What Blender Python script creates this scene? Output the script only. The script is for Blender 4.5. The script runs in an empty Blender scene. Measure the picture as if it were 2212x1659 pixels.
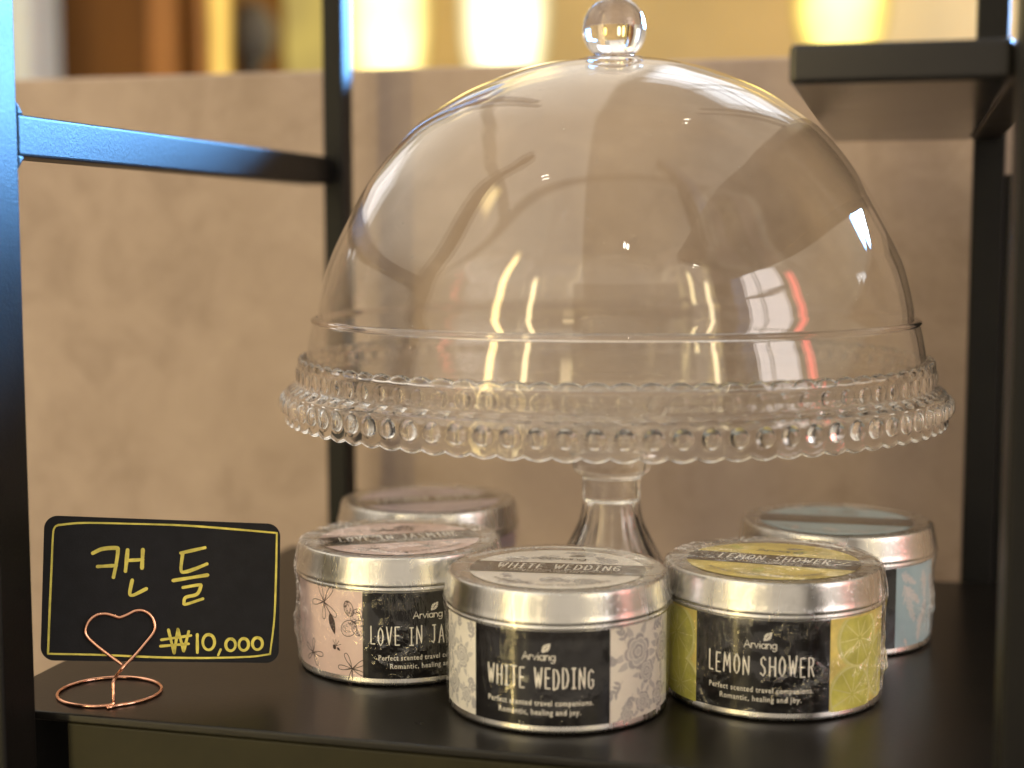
import bpy, bmesh, math, random
from mathutils import Vector, noise
R = math.radians
sc = bpy.context.scene
COL = sc.collection

# ------------------------------------------------------------------ camera
H = 0.1672
cd = bpy.data.cameras.new('camera'); cam = bpy.data.objects.new('camera', cd); COL.objects.link(cam)
cam.location = (0, 0, H); cam.rotation_euler = (R(90 - 5.6), 0, 0)
cd.sensor_width = 36; cd.lens = 3250 / 2212 * 36
cd.clip_start = 0.02; cd.clip_end = 60
cd.dof.use_dof = True; cd.dof.focus_distance = 0.553; cd.dof.aperture_fstop = 4.9
sc.camera = cam

# ------------------------------------------------------------------ render settings
sc.view_settings.view_transform = 'Standard'; sc.view_settings.look = 'None'
sc.view_settings.exposure = 0.0; sc.view_settings.gamma = 1; sc.view_settings.use_curve_mapping = False
cy = sc.cycles
cy.use_denoising = True
cy.max_bounces = 32; cy.transmission_bounces = 28; cy.transparent_max_bounces = 40
cy.diffuse_bounces = 5; cy.glossy_bounces = 8
cy.caustics_refractive = True; cy.caustics_reflective = True
cy.blur_glossy = 0.6; cy.sample_clamp_indirect = 6

# ------------------------------------------------------------------ node helpers
class NT:
    def __init__(s, tree): s.t = tree; s.n = tree.nodes; s.l = tree.links
    def new(s, typ, **kw):
        n = s.n.new(typ)
        for k, v in kw.items(): setattr(n, k, v)
        return n
    def put(s, sock, v):
        if isinstance(v, bpy.types.NodeSocket): s.l.new(v, sock)
        else: sock.default_value = v
    def math(s, op, a, b=0.0, c=0.0, clamp=False):
        n = s.new('ShaderNodeMath', operation=op, use_clamp=clamp)
        for i, v in enumerate((a, b, c)): s.put(n.inputs[i], v)
        return n.outputs[0]
    def step(s, x, a, b):
        n = s.new('ShaderNodeMapRange', interpolation_type='SMOOTHSTEP')
        s.put(n.inputs[0], x); s.put(n.inputs[1], a); s.put(n.inputs[2], b)
        return n.outputs[0]
    def noise(s, vec, scale, detail=3, rough=.5, dist=0.0):
        n = s.new('ShaderNodeTexNoise'); s.l.new(vec, n.inputs['Vector'])
        n.inputs['Scale'].default_value = scale; n.inputs['Detail'].default_value = detail
        n.inputs['Roughness'].default_value = rough; n.inputs['Distortion'].default_value = dist
        return n.outputs['Fac']
    def ramp(s, f, stops):
        n = s.new('ShaderNodeValToRGB'); s.l.new(f, n.inputs[0])
        e = n.color_ramp.elements
        while len(e) < len(stops): e.new(.5)
        for el, (p, c) in zip(e, stops): el.position = p; el.color = (*c, 1)
        return n.outputs[0]
    def mapping(s, vec, scale=(1, 1, 1), rot=(0, 0, 0)):
        n = s.new('ShaderNodeMapping'); s.l.new(vec, n.inputs[0])
        n.inputs['Scale'].default_value = scale; n.inputs['Rotation'].default_value = rot
        return n.outputs[0]

def mat_new(name):
    m = bpy.data.materials.new(name); m.use_nodes = True
    m.node_tree.nodes.clear(); return m, NT(m.node_tree)

def pbr(name, col, rough=.5, metal=0.0, spec=.5, var=.12, vscale=60, bump=0.0, bscale=400, coat=0.0, stretch=(1, 1, 1), rvar=.12):
    m, t = mat_new(name)
    out = t.new('ShaderNodeOutputMaterial'); p = t.new('ShaderNodeBsdfPrincipled')
    tc = t.new('ShaderNodeTexCoord').outputs['Object']
    v = t.mapping(tc, stretch)
    f = t.noise(v, vscale, 4, .6)
    c1 = tuple(max(0, c * (1 - var)) for c in col); c2 = tuple(min(1, c * (1 + var)) for c in col)
    t.l.new(t.ramp(f, [(.3, c1), (.7, c2)]), p.inputs['Base Color'])
    p.inputs['Metallic'].default_value = metal
    p.inputs['Specular IOR Level'].default_value = spec
    t.put(p.inputs['Roughness'], t.math('MULTIPLY_ADD', f, rough * rvar * 2, rough * (1 - rvar), clamp=True))
    if coat: p.inputs['Coat Weight'].default_value = coat; p.inputs['Coat Roughness'].default_value = .05
    if bump:
        b = t.new('ShaderNodeBump'); b.inputs['Strength'].default_value = bump; b.inputs['Distance'].default_value = .0005
        t.l.new(t.noise(v, bscale, 4, .6), b.inputs['Height']); t.l.new(b.outputs[0], p.inputs['Normal'])
    t.l.new(p.outputs[0], out.inputs[0])
    return m

def glow(name, col, strength, edge=None, frosted=False):
    """a lit surface; a frosted shade is brightest where its bulb is seen through the least glass"""
    m, t = mat_new(name); out = t.new('ShaderNodeOutputMaterial'); e = t.new('ShaderNodeEmission')
    tc = t.new('ShaderNodeTexCoord').outputs['Object']
    f = t.noise(tc, 9, 2, .5)
    if frosted:
        lw = t.new('ShaderNodeLayerWeight'); lw.inputs['Blend'].default_value = .5
        g = t.math('SUBTRACT', 1.0, lw.outputs['Facing'])
        t.l.new(t.ramp(g, [(.1, edge or col), (.75, col)]), e.inputs[0])
        t.put(e.inputs[1], t.math('MULTIPLY', t.math('MULTIPLY_ADD', t.math('POWER', g, 2.2), strength, strength * .14), t.math('MULTIPLY_ADD', f, 1.2, .4)))
    else:
        t.l.new(t.ramp(f, [(.3, edge or col), (.62, col)]), e.inputs[0]); e.inputs[1].default_value = strength
    t.l.new(e.outputs[0], out.inputs[0]); return m

# ------------------------------------------------------------------ world: the warm room around the shelf, seen in the glass and tin
w = bpy.data.worlds.new('World'); sc.world = w; w.use_nodes = True
w.node_tree.nodes.clear(); T = NT(w.node_tree)
wo = T.new('ShaderNodeOutputWorld'); bg = T.new('ShaderNodeBackground')
dirv = T.new('ShaderNodeTexCoord').outputs['Generated']
sx = T.new('ShaderNodeSeparateXYZ'); T.l.new(dirv, sx.inputs[0])
az = T.math('MULTIPLY', T.math('ARCTAN2', sx.outputs[0], T.math('MULTIPLY', sx.outputs[1], -1.0)), 57.29578)   # 0 = towards the viewer, + = right
el = T.math('MULTIPLY', T.math('ARCSINE', sx.outputs[2]), 57.29578)
base = T.ramp(T.math('MULTIPLY_ADD', el, 1 / 180, .5), [(0.0, (.030, .022, .015)), (.36, (.085, .063, .040)), (.47, (.25, .20, .145)), (.56, (.60, .51, .395)), (.78, (.92, .80, .64)), (1.0, (.88, .79, .66))])
# soft lumps so the room is not one flat wash
lump = T.math('MULTIPLY_ADD', T.noise(T.mapping(dirv, (1, 1, 1.6)), 2.2, 3, .6), 1.3, .35)
mixn = T.new('ShaderNodeVectorMath', operation='SCALE'); T.l.new(base, mixn.inputs[0]); T.l.new(lump, mixn.inputs['Scale'])
acc = mixn.outputs[0]
def shade(m, k):
    global acc
    d = T.math('MULTIPLY_ADD', m, k, 1.0)
    s = T.new('ShaderNodeVectorMath', operation='SCALE'); T.l.new(acc, s.inputs[0]); T.l.new(d, s.inputs['Scale']); acc = s.outputs[0]
def light(m, col, k):
    global acc
    s = T.new('ShaderNodeVectorMath', operation='SCALE'); s.inputs[0].default_value = tuple(c * k for c in col); T.l.new(m, s.inputs['Scale'])
    a = T.new('ShaderNodeVectorMath', operation='ADD'); T.l.new(acc, a.inputs[0]); T.l.new(s.outputs[0], a.inputs[1]); acc = a.outputs[0]
def layer(a0, a1, e0, e1, col, k, soft=1.2, esoft=None):
    """one window / lamp / post of the room, or an added glow, placed by its direction (azimuth, elevation in degrees)"""
    es = esoft or soft
    m = T.math('MULTIPLY', T.step(az, a0 - soft, a0 + soft), T.step(az, a1 + soft, a1 - soft))
    m = T.math('MULTIPLY', m, T.math('MULTIPLY', T.step(el, e0 - es, e0 + es), T.step(el, e1 + es, e1 - es)))
    if k < 0: shade(m, k)
    else: light(m, col, k)
# the ceiling: a paler left half and two dark beams crossing it
zc = T.math('MAXIMUM', sx.outputs[2], .02)
CX = T.math('DIVIDE', sx.outputs[0], zc); CY = T.math('DIVIDE', sx.outputs[1], zc)
up = T.step(el, 18, 30)
edge = T.math('SUBTRACT', CX, T.math('MULTIPLY_ADD', CY, .22, -.10))
light(T.math('MULTIPLY', up, T.math('MULTIPLY', T.step(edge, .012, -.012), T.step(edge, -2.6, -1.2))), (1.0, .93, .82), .72)
shade(T.math('MULTIPLY', up, T.math('MULTIPLY', T.step(CY, -.485, -.47), T.step(CY, -.40, -.415))), -.58)
bx = T.math('SUBTRACT', CX, T.math('MULTIPLY_ADD', CY, .25, -.70))
shade(T.math('MULTIPLY', up, T.math('MULTIPLY', T.math('MULTIPLY', T.step(bx, -.055, -.04), T.step(bx, .055, .04)), T.step(CY, -.42, -.40))), -.55)
shade(T.math('MULTIPLY', up, T.math('MULTIPLY', T.step(edge, .0, .02), T.step(edge, .9, .5))), -.30)
layer(-80, 80, -28, 44, (1, .90, .78), .37, 16, 12)    # broad soft glow added in front, brightens tin fronts and wall
layer(-19, 26, 12, 29, (0, 0, 0), -.5, .6)              # dark screen facing the shelf
layer(-163, -139, 6, 24, (.95, .96, 1.0), 1.6)         # bright opening far left
layer(46, 65.5, 6, 31, (1.0, .92, .92), 5.0, .6)       # lit window, right of the viewer
layer(54.2, 55.2, 0, 36, (0, 0, 0), -.85, .4)
layer(45, 67, 21, 22.2, (0, 0, 0), -.85, .4)
layer(-49.6, -46.8, -44, 42, (1, .76, .30), 15, .6, 3) # glowing lamp columns
layer(-36, -34, -14, 30, (1, .82, .42), 12, .6, 3)
layer(-22, -18, 4, 16, (1, .78, .42), 4, .8, 3)
layer(-81, -72, 46, 51, (1, .74, .28), 6, 1.5, 1.5)
layer(-176, -155, 26, 35, (1, .78, .26), 1.4, 2, 1.5)
layer(26.3, 28, 20, 34, (1, .8, .4), 8, .5, 2)
layer(32.4, 34, 4, 28, (1, .84, .5), 10, .5, 2)
layer(36.8, 38, 4, 24, (1, .84, .5), 8, .5, 2)
layer(69.2, 72.4, 2, 27, (1, .14, .12), 8, .6, 2)   # red tube sign
layer(107, 110.5, 8, 16, (.9, .95, 1.0), 6, .8)
layer(126, 149, 7, 21, (.17, .47, 1.0), 500, 2)        # daylight window beyond the partition, right
layer(137, 138.2, 6, 22, (0, 0, 0), -.8, .5)
layer(148, 170, 28, 46, (.82, .90, 1.0), 2.3, 1.2)
layer(158, 159.2, 26, 48, (0, 0, 0), -.8, .4)
layer(147, 171, 37, 38, (0, 0, 0), -.8, .4)
for a0, e0 in ((111, 69), (113, 68.4), (-55, 61), (-53.3, 61.8), (1.4, 49), (3, 48.6), (31, 38), (32.4, 37.4)):
    layer(a0, a0 + .9, e0, e0 + .8, (1, .94, .80), 75, .35)
T.l.new(acc, bg.inputs[0]); bg.inputs[1].default_value = 1.0
T.l.new(bg.outputs[0], wo.inputs[0])
w.cycles.sampling_method = 'MANUAL'; w.cycles.sample_map_resolution = 2048

# ------------------------------------------------------------------ object helpers
def tag(o, label=None, cat=None, group=None, kind=None):
    if label: o['label'] = label
    if cat: o['category'] = cat
    if group: o['group'] = group
    if kind: o['kind'] = kind
    return o

def thing(name, loc, rz, label, cat, group=None):
    o = bpy.data.objects.new(name, None); COL.objects.link(o); o.location = loc; o.rotation_euler = (0, 0, rz)
    o.empty_display_size = .01
    return tag(o, label, cat, group)

class MB:
    def __init__(s): s.v = []; s.f = []; s.m = []; s.sm = []
    def add(s, vs, fs, mi=0, smooth=False):
        b = len(s.v); s.v += [tuple(p) for p in vs]
        for f in fs: s.f.append([i + b for i in f]); s.m.append(mi); s.sm.append(smooth)
    def build(s, name, mats, parent=None, bevel=0.0):
        me = bpy.data.meshes.new(name); me.from_pydata(s.v, [], s.f); me.validate(clean_customdata=False)
        if not isinstance(mats, (list, tuple)): mats = [mats]
        for m in mats: me.materials.append(m)
        if len(me.polygons) == len(s.m):
            me.polygons.foreach_set('material_index', s.m); me.polygons.foreach_set('use_smooth', s.sm)
        me.update()
        o = bpy.data.objects.new(name, me); COL.objects.link(o)
        if parent: o.parent = parent
        if bevel:
            b = o.modifiers.new('bevel', 'BEVEL'); b.width = bevel; b.segments = 3; b.limit_method = 'ANGLE'; b.harden_normals = False
            for p in me.polygons: p.use_smooth = False
        return o
    def box(s, x0, x1, y0, y1, z0, z1, mi=0):
        s.add([(x, y, z) for z in (z0, z1) for y in (y0, y1) for x in (x0, x1)],
              [(0, 2, 3, 1), (4, 5, 7, 6), (0, 1, 5, 4), (2, 6, 7, 3), (0, 4, 6, 2), (1, 3, 7, 5)], mi)
    def lathe(s, prof, n=96, closed=False, mi=0, fn=None):
        """prof: (r,z) list; r==0 ends become poles"""
        rows = []; vs = []; fs = []
        for i, (r, z) in enumerate(prof):
            if r < 1e-7: rows.append([len(vs)]); vs.append((0, 0, z)); continue
            row = []
            for k in range(n):
                a = 2 * math.pi * k / n
                rr, zz = (r, z) if fn is None else fn(r, z, a, i)
                row.append(len(vs)); vs.append((rr * math.cos(a), rr * math.sin(a), zz))
            rows.append(row)
        pairs = list(zip(rows, rows[1:])) + ([(rows[-1], rows[0])] if closed else [])
        for A, B in pairs:
            if len(A) == 1 and len(B) == 1: continue
            for k in range(n):
                k2 = (k + 1) % n
                if len(A) == 1: fs.append((A[0], B[k2], B[k]))
                elif len(B) == 1: fs.append((A[k], A[k2], B[0]))
                else: fs.append((A[k], A[k2], B[k2], B[k]))
        s.add(vs, [tuple(reversed(f)) for f in fs], mi, True)
    def tube(s, pts, r, n=10, mi=0, closed=False):
        pts = [Vector(p) for p in pts]; N = len(pts); vs = []; fs = []
        up = None
        for i, p in enumerate(pts):
            if closed: d = (pts[(i + 1) % N] - pts[i - 1])
            else: d = pts[min(i + 1, N - 1)] - pts[max(i - 1, 0)]
            d.normalize()
            if up is None: up = d.orthogonal().normalized()
            up = (up - d * up.dot(d)).normalized(); sd = d.cross(up)
            for k in range(n):
                a = 2 * math.pi * k / n; vs.append(p + up * (r * math.cos(a)) + sd * (r * math.sin(a)))
        for i in range(N if closed else N - 1):
            j = (i + 1) % N
            for k in range(n): fs.append((i * n + k, i * n + (k + 1) % n, j * n + (k + 1) % n, j * n + k))
        if not closed:
            fs.append(tuple(range(n - 1, -1, -1))); fs.append(tuple((N - 1) * n + k for k in range(n)))
        s.add(vs, fs, mi, True)

def spline(pts, per=10, closed=False):
    P = [Vector(p) for p in pts]; N = len(P); out = []
    segs = N if closed else N - 1
    for i in range(segs):
        if closed: a, b, c, d = P[i - 1], P[i], P[(i + 1) % N], P[(i + 2) % N]
        else:
            b, c = P[i], P[i + 1]; a = P[i - 1] if i else b * 2 - c; d = P[i + 2] if i + 2 < N else c * 2 - b
        for k in range(per):
            t = k / per
            out.append(.5 * ((2 * b) + (c - a) * t + (2 * a - 5 * b + 4 * c - d) * t * t + (3 * b - a - 3 * c + d) * t ** 3))
    if not closed: out.append(P[-1])
    return out

def dense(pts, step):
    out = []
    for a, b in zip(pts, pts[1:]):
        n = max(1, int(math.hypot(b[0] - a[0], b[1] - a[1]) / step + .5))
        for k in range(n): out.append((a[0] + (b[0] - a[0]) * k / n, a[1] + (b[1] - a[1]) * k / n))
    out.append(pts[-1]); return out

# ------------------------------------------------------------------ materials
BLACK = pbr('black_satin_paint', (.005, .0045, .004), .46, 0, .23, .25, 40, .25, 900)
BOARD = pbr('black_shelf_laminate', (.007, .006, .005), .29, 0, .28, .3, 30, .10, 700)
STEEL = pbr('brushed_tin', (.64, .63, .61), .27, 1, .5, .07, 90, .10, 500, stretch=(1, 1, .15))
STEELTOP = pbr('brushed_tin_lid_top', (.60, .57, .52), .36, 1, .5, .07, 130, .10, 600)
INKB = pbr('black_label_gloss', (.007, .006, .006), .16, 0, .4, .2, 80)
INKW = pbr('white_print', (.82, .79, .72), .45, 0, .3, .04)
ROSE = pbr('rose_gold_wire', (.86, .45, .30), .16, 1, .5, .05)
CHALK = pbr('black_card', (.009, .009, .011), .62, 0, .18, .25, 150, .15, 1500)
MARK = pbr('yellow_marker', (.60, .52, .10), .55, 0, .3, .28, 170)
GOLD = pbr('mustard_wall', (.56, .40, .19), .6, 0, .3, .14, 3)
BRONZE = pbr('brown_wood', (.125, .046, .005), .6, 0, .2, .3, 4, stretch=(3, 3, .4))
PALE = pbr('pale_plaster', (.62, .64, .60), .7, 0, .3, .06, 5)

def glass_mat(name, ior, tint=(1, 1, 1), rough=0.0, bump=0.0):
    m, t = mat_new(name); out = t.new('ShaderNodeOutputMaterial'); g = t.new('ShaderNodeBsdfGlass')
    g.inputs['Color'].default_value = (*tint, 1); g.inputs['IOR'].default_value = ior; g.inputs['Roughness'].default_value = rough
    if bump:
        b = t.new('ShaderNodeBump'); b.inputs['Strength'].default_value = bump; b.inputs['Distance'].default_value = .0004
        tc = t.new('ShaderNodeTexCoord').outputs['Object']
        t.l.new(t.noise(tc, 60, 2, .5), b.inputs['Height']); t.l.new(b.outputs[0], g.inputs['Normal'])
    t.l.new(g.outputs[0], out.inputs[0]); return m
GLASS = glass_mat('clear_pressed_acrylic', 1.47, (.997, .996, .992), 0, .02)
GLASSK = glass_mat('clear_solid_acrylic', 1.48, (.99, .98, .98))

def thin_clear(name, ior0, tint, rough, milky=None, crumple=False, gain=1.0):
    """thin clear sheet: lets light straight through and mirrors the room by Fresnel's law"""
    m, t = mat_new(name); out = t.new('ShaderNodeOutputMaterial')
    tr = t.new('ShaderNodeBsdfTransparent'); tr.inputs[0].default_value = (*tint, 1)
    gl = t.new('ShaderNodeBsdfGlossy'); gl.inputs['Roughness'].default_value = rough; gl.inputs[0].default_value = (1, 1, 1, 1)
    lw = t.new('ShaderNodeLayerWeight'); lw.inputs['Blend'].default_value = .5
    tc = t.new('ShaderNodeTexCoord').outputs['Object']
    f = t.math('MULTIPLY_ADD', t.math('POWER', lw.outputs['Facing'], 5.0), 1 - ior0, ior0 * gain, clamp=True)
    if crumple:
        b = t.new('ShaderNodeBump'); b.inputs['Strength'].default_value = 1.0; b.inputs['Distance'].default_value = .0010 * crumple
        n1 = t.noise(t.mapping(tc, (1, 1, .22), (.45, .5, 0)), 330, 3, .6, 1.0)          # diagonal drawn streaks
        vo = t.new('ShaderNodeTexVoronoi'); vo.feature = 'SMOOTH_F1'; vo.inputs['Scale'].default_value = 330
        vo.inputs['Smoothness'].default_value = .25
        wv = t.new('ShaderNodeVectorMath', operation='ADD'); t.l.new(tc, wv.inputs[0])
        nn = t.new('ShaderNodeTexNoise'); nn.inputs['Scale'].default_value = 130; t.l.new(tc, nn.inputs['Vector'])
        sc_ = t.new('ShaderNodeVectorMath', operation='SCALE'); t.l.new(nn.outputs['Color'], sc_.inputs[0]); sc_.inputs['Scale'].default_value = .012
        t.l.new(sc_.outputs[0], wv.inputs[1]); t.l.new(wv.outputs[0], vo.inputs['Vector'])
        n2 = t.noise(tc, 48, 2, .5); n3 = t.noise(t.mapping(tc, (1, 1, 1), (1, .3, .2)), 40, 2, .5)
        hgt = t.math('ADD', t.math('MULTIPLY', n1, t.math('MULTIPLY_ADD', t.step(n2, .46, .62), .9, .06)),
                     t.math('MULTIPLY', vo.outputs['Distance'], t.math('MULTIPLY', t.step(n3, .48, .62), 1.3)))
        t.l.new(hgt, b.inputs['Height'])
        t.l.new(b.outputs[0], gl.inputs['Normal'])
    mx = t.new('ShaderNodeMixShader'); t.l.new(f, mx.inputs[0]); t.l.new(tr.outputs[0], mx.inputs[1]); t.l.new(gl.outputs[0], mx.inputs[2])
    last = mx.outputs[0]
    if milky:
        df = t.new('ShaderNodeBsdfDiffuse'); df.inputs[0].default_value = (.85, .82, .76, 1)
        n = t.noise(tc, 95 if crumple else 40, 5, .7, .8)
        k = t.math('MULTIPLY', t.step(n, .56, .78), milky)
        if crumple:
            am = t.new('ShaderNodeAttribute'); am.attribute_name = 'milk'
            k = t.math('ADD', k, t.math('MULTIPLY', am.outputs['Fac'], t.math('MULTIPLY', t.step(t.noise(tc, 160, 4, .7, 1.2), .38, .66), .55)))
        if not crumple:
            vd = t.new('ShaderNodeTexVoronoi'); vd.inputs['Scale'].default_value = 260; t.l.new(tc, vd.inputs['Vector'])
            sepc = t.new('ShaderNodeSeparateColor'); t.l.new(vd.outputs['Color'], sepc.inputs[0])
            sp = t.math('MULTIPLY', t.step(vd.outputs['Distance'], .13, .05), t.step(sepc.outputs[0], .80, .86))
            k = t.math('ADD', k, t.math('MULTIPLY', sp, .30))
        m2 = t.new('ShaderNodeMixShader'); t.l.new(k, m2.inputs[0]); t.l.new(last, m2.inputs[1]); t.l.new(df.outputs[0], m2.inputs[2]); last = m2.outputs[0]
    t.l.new(last, out.inputs[0]); return m
DISC = thin_clear('clear_plate_acrylic', .03, (.99, .988, .98), .02)
DOME = thin_clear('clear_dome_acrylic', .042, (.99, .985, .97), .012, .02)
FILM = thin_clear('clear_shrink_film', .046, (.985, .98, .97), .03, .03, .45, 1.0)
FILM2 = thin_clear('crumpled_shrink_film', .060, (.98, .975, .965), .04, .06, 2.6, 1.0)

def wall_mat():
    m, t = mat_new('beige_concrete_tile'); out = t.new('ShaderNodeOutputMaterial'); p = t.new('ShaderNodeBsdfPrincipled')
    tc = t.new('ShaderNodeTexCoord').outputs['Object']
    a = t.noise(tc, 7, 5, .62, .6); b = t.noise(tc, 26, 6, .68, 1.2); c = t.noise(tc, 300, 2, .5)
    f = t.math('ADD', t.math('MULTIPLY', a, .55), t.math('ADD', t.math('MULTIPLY', b, .38), t.math('MULTIPLY', c, .07)))
    t.l.new(t.ramp(f, [(.37, (.335, .252, .196)), (.465, (.408, .312, .246)), (.54, (.438, .338, .268)), (.65, (.51, .402, .326))]), p.inputs['Base Color'])
    p.inputs['Roughness'].default_value = .62; p.inputs['Specular IOR Level'].default_value = .3
    bb = t.new('ShaderNodeBump'); bb.inputs['Strength'].default_value = .15; bb.inputs['Distance'].default_value = .001
    t.l.new(b, bb.inputs['Height']); t.l.new(bb.outputs[0], p.inputs['Normal'])
    t.l.new(p.outputs[0], out.inputs[0]); return m
WALL = wall_mat()

# ------------------------------------------------------------------ setting, in the shelf's own axes (u right, v back)
YAW = -R(14.5)
def shelf_xy(u, v):
    c, s = math.cos(YAW), math.sin(YAW)
    return (c * u - s * v, s * u + c * v)

o = MB(); o.box(-2.2, 1.6, .79, .83, -.7, .2585)
wl = o.build('partition_wall', WALL, None, .002); wl.rotation_euler.z = YAW
tag(wl, 'low beige stone partition wall standing behind the black shelf', 'wall')
o = MB(); o.box(-2.2, 1.15, 3.3, 3.4, -.9, 1.25)
fw = o.build('far_wall', GOLD); fw.rotation_euler.z = YAW
tag(fw, 'blurred mustard yellow wall far behind the partition, behind the glowing lamps', 'wall')

def at_v(px, v):     # shelf u of a view column at depth v (design aid: 2212-wide drawing of the view)
    k = (px - 1106) / 3250
    c, s = math.cos(YAW), math.sin(YAW)
    # x = c u - s v ; y = s u + c v ; x = k y
    return (k * c * v + s * v) / (c - k * s)
def far_box(name, p0, p1, v, depth, z0, z1, mat, label, cat, bevel=.01):
    o = MB(); o.box(at_v(p0, v), at_v(p1, v), v, v + depth, z0, z1)
    ob = o.build(name, mat, None, bevel); ob.rotation_euler.z = YAW
    return tag(ob, label, cat)
far_box('pillar', -160, 82, 2.45, .2, -.9, 1.7, PALE, 'blurred pale grey pillar at the far left above the wall', 'pillar')
cab = far_box('cabinet', 84, 462, 2.55, .4, -.9, 1.7, BRONZE, 'blurred dark brown wooden cabinet between pale pillar and yellow glow', 'cabinet')
# orange strips standing in for highlights on the cabinet front
o = MB()
for p0, p1 in ((90, 122), (345, 405), (444, 461)):
    o.box(at_v(p0, 2.54), at_v(p1, 2.54), 2.525, 2.548, -.9, 1.7)
bt = o.build('highlight_strip', pbr('orange_highlight', (.34, .12, .012), .45, 0, .4, .2, 5), cab); tag(bt)

def lamp(px, wpx, v, z0, z1, col, k, label, edge=None, flare=1.0):
    u = at_v(px, v); r = wpx / 3250 * v * .5
    x, y = shelf_xy(u, v)
    t = thing('glowing_lamp', (x, y, z0 - .25), 0, label, 'lamp', 'glowing lamps beyond the partition')
    o = MB(); hh = z1 - z0
    zc = .25 + hh / 2
    o.lathe([(0, .25)] + [(r * (1 - abs(math.cos(q)) ** 2.6) ** (1 / 2.6), zc - hh / 2 * math.cos(q)) for q in [math.pi * k / 28 for k in range(1, 28)]] + [(0, .25 + hh)], 48)
    o.build('lamp_shade', glow('lit_shade', col, k, edge, True), t)
    o = MB(); o.lathe([(r * .6, -.8), (r * .6, -.78), (.02, -.77), (.02, .24), (r * .5, .249)], 24)
    o.build('lamp_stand', BRONZE, t)
lamp(842, 205, 2.95, .40, 1.00, (1.0, .80, .30), 3.4, 'big blurred glowing yellow lamp just right of the black back post', (1.0, .60, .10))
lamp(1090, 205, 2.9, .425, .90, (1.0, .86, .50), 3.4, 'big blurred white glowing lamp left of the dome knob', (1.0, .80, .35))
lamp(1804, 200, 2.75, .452, .80, (1.0, .80, .22), 3.4, 'blurred round yellow lamp above the right upper shelf', (1.0, .62, .08))
lamp(487, 58, 2.5, .30, 1.25, (1.0, .62, .14), 1.25, 'slim amber lamp column beside the brown cabinet', (1.0, .55, .1))
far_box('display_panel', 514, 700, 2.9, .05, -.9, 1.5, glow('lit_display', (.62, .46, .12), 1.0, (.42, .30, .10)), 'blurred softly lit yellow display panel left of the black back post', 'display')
vx, vy = shelf_xy(at_v(556, 2.7), 2.7)
vt = thing('ornament', (vx, vy, .40), 0, 'blurred small dark round ornament in front of the yellow display panel', 'ornament')
o = MB(); o.lathe([(0, 0), (.020, 0), (.022, .01), (.012, .03), (.012, .08), (.030, .10), (.046, .135), (.044, .17), (.026, .20), (.012, .21), (0, .21)], 32)
o.build('vase', pbr('grey_ceramic', (.10, .085, .06), .5, 0, .3), vt)
far_box('wall_panel', 1880, 2300, 3.0, .08, -.9, 1.5, pbr('cream_panel', (.80, .62, .38), .6, 0, .3, .05, 3), 'blurred cream wall panel right of the round yellow lamp', 'panel')

# ------------------------------------------------------------------ black shelf unit
su = thing('shelf_unit', (0, 0, 0), YAW, 'black metal shelf unit with thin posts and a small upper shelf at right', 'shelf')
o = MB(); o.box(-.318, .062, .4600, .7500, -.0032, 0); o.build('shelf_board', BOARD, su, .0009)
o = MB(); o.box(-.2812, .062, .4606, .474, -.14, -.0034); o.build('apron', pbr('black_paint_warm_lit', (.019, .0165, .006), .42, 0, .20, .2, 40, .1, 700), su, .0008)  # black apron; warm light from the room below is mixed into its colour
o = MB(); o.box(-.318, -.2815, .480, .486, -.14, -.0034); o.build('bracket', BLACK, su, .0008)
def post(u0, u1, v0, v1, z1=.62):
    o = MB(); o.box(u0, u1, v0, v1, -.5, z1); o.build('post', BLACK, su, .0012)
post(-.330, -.2925, .4400, .4595)
post(-.2972, -.2857, .7510, .7655)
post(.0298, .060, .4330, .4595)
post(.0315, .0460, .7510, .7660)
o = MB(); o.box(.0462, .0800, .7530, .7640, -.5, .1965); o.build('dark_gap_filler', BLACK, su, .001)  # dark filler added to black out the gap beside the back post
o = MB(); o.box(-.309, -.2928, .4597, .7508, .1944, .2088)
for s_, z0 in ((1, .2088), (-1, .1944)):     # weld fillets where the rail meets the front post
    o.add([(-.3075, .4596, z0 - s_ * .001), (-.3075, .4596 + .0055, z0 - s_ * .0003), (-.3075, .4596, z0 + s_ * .0055),
           (-.2930, .4596, z0 - s_ * .001), (-.2930, .4596 + .0055, z0 - s_ * .0003), (-.2930, .4596, z0 + s_ * .0055)],
          [(0, 1, 2), (3, 5, 4), (0, 3, 4, 1), (1, 4, 5, 2), (2, 5, 3, 0)])
o.build('rail', BLACK, su, .0012)
o = MB(); o.box(-.0340, .0296, .4600, .7440, .2122, .2240); o.build('upper_shelf', pbr('black_gloss_laminate', (.009, .0075, .006), .20, 0, .45, .25, 30, .05, 700), su, .0016)
o = MB(); o.box(.0299, .0435, .4597, .7508, .2128, .2236); o.build('rail', BLACK, su, .001)

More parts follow.
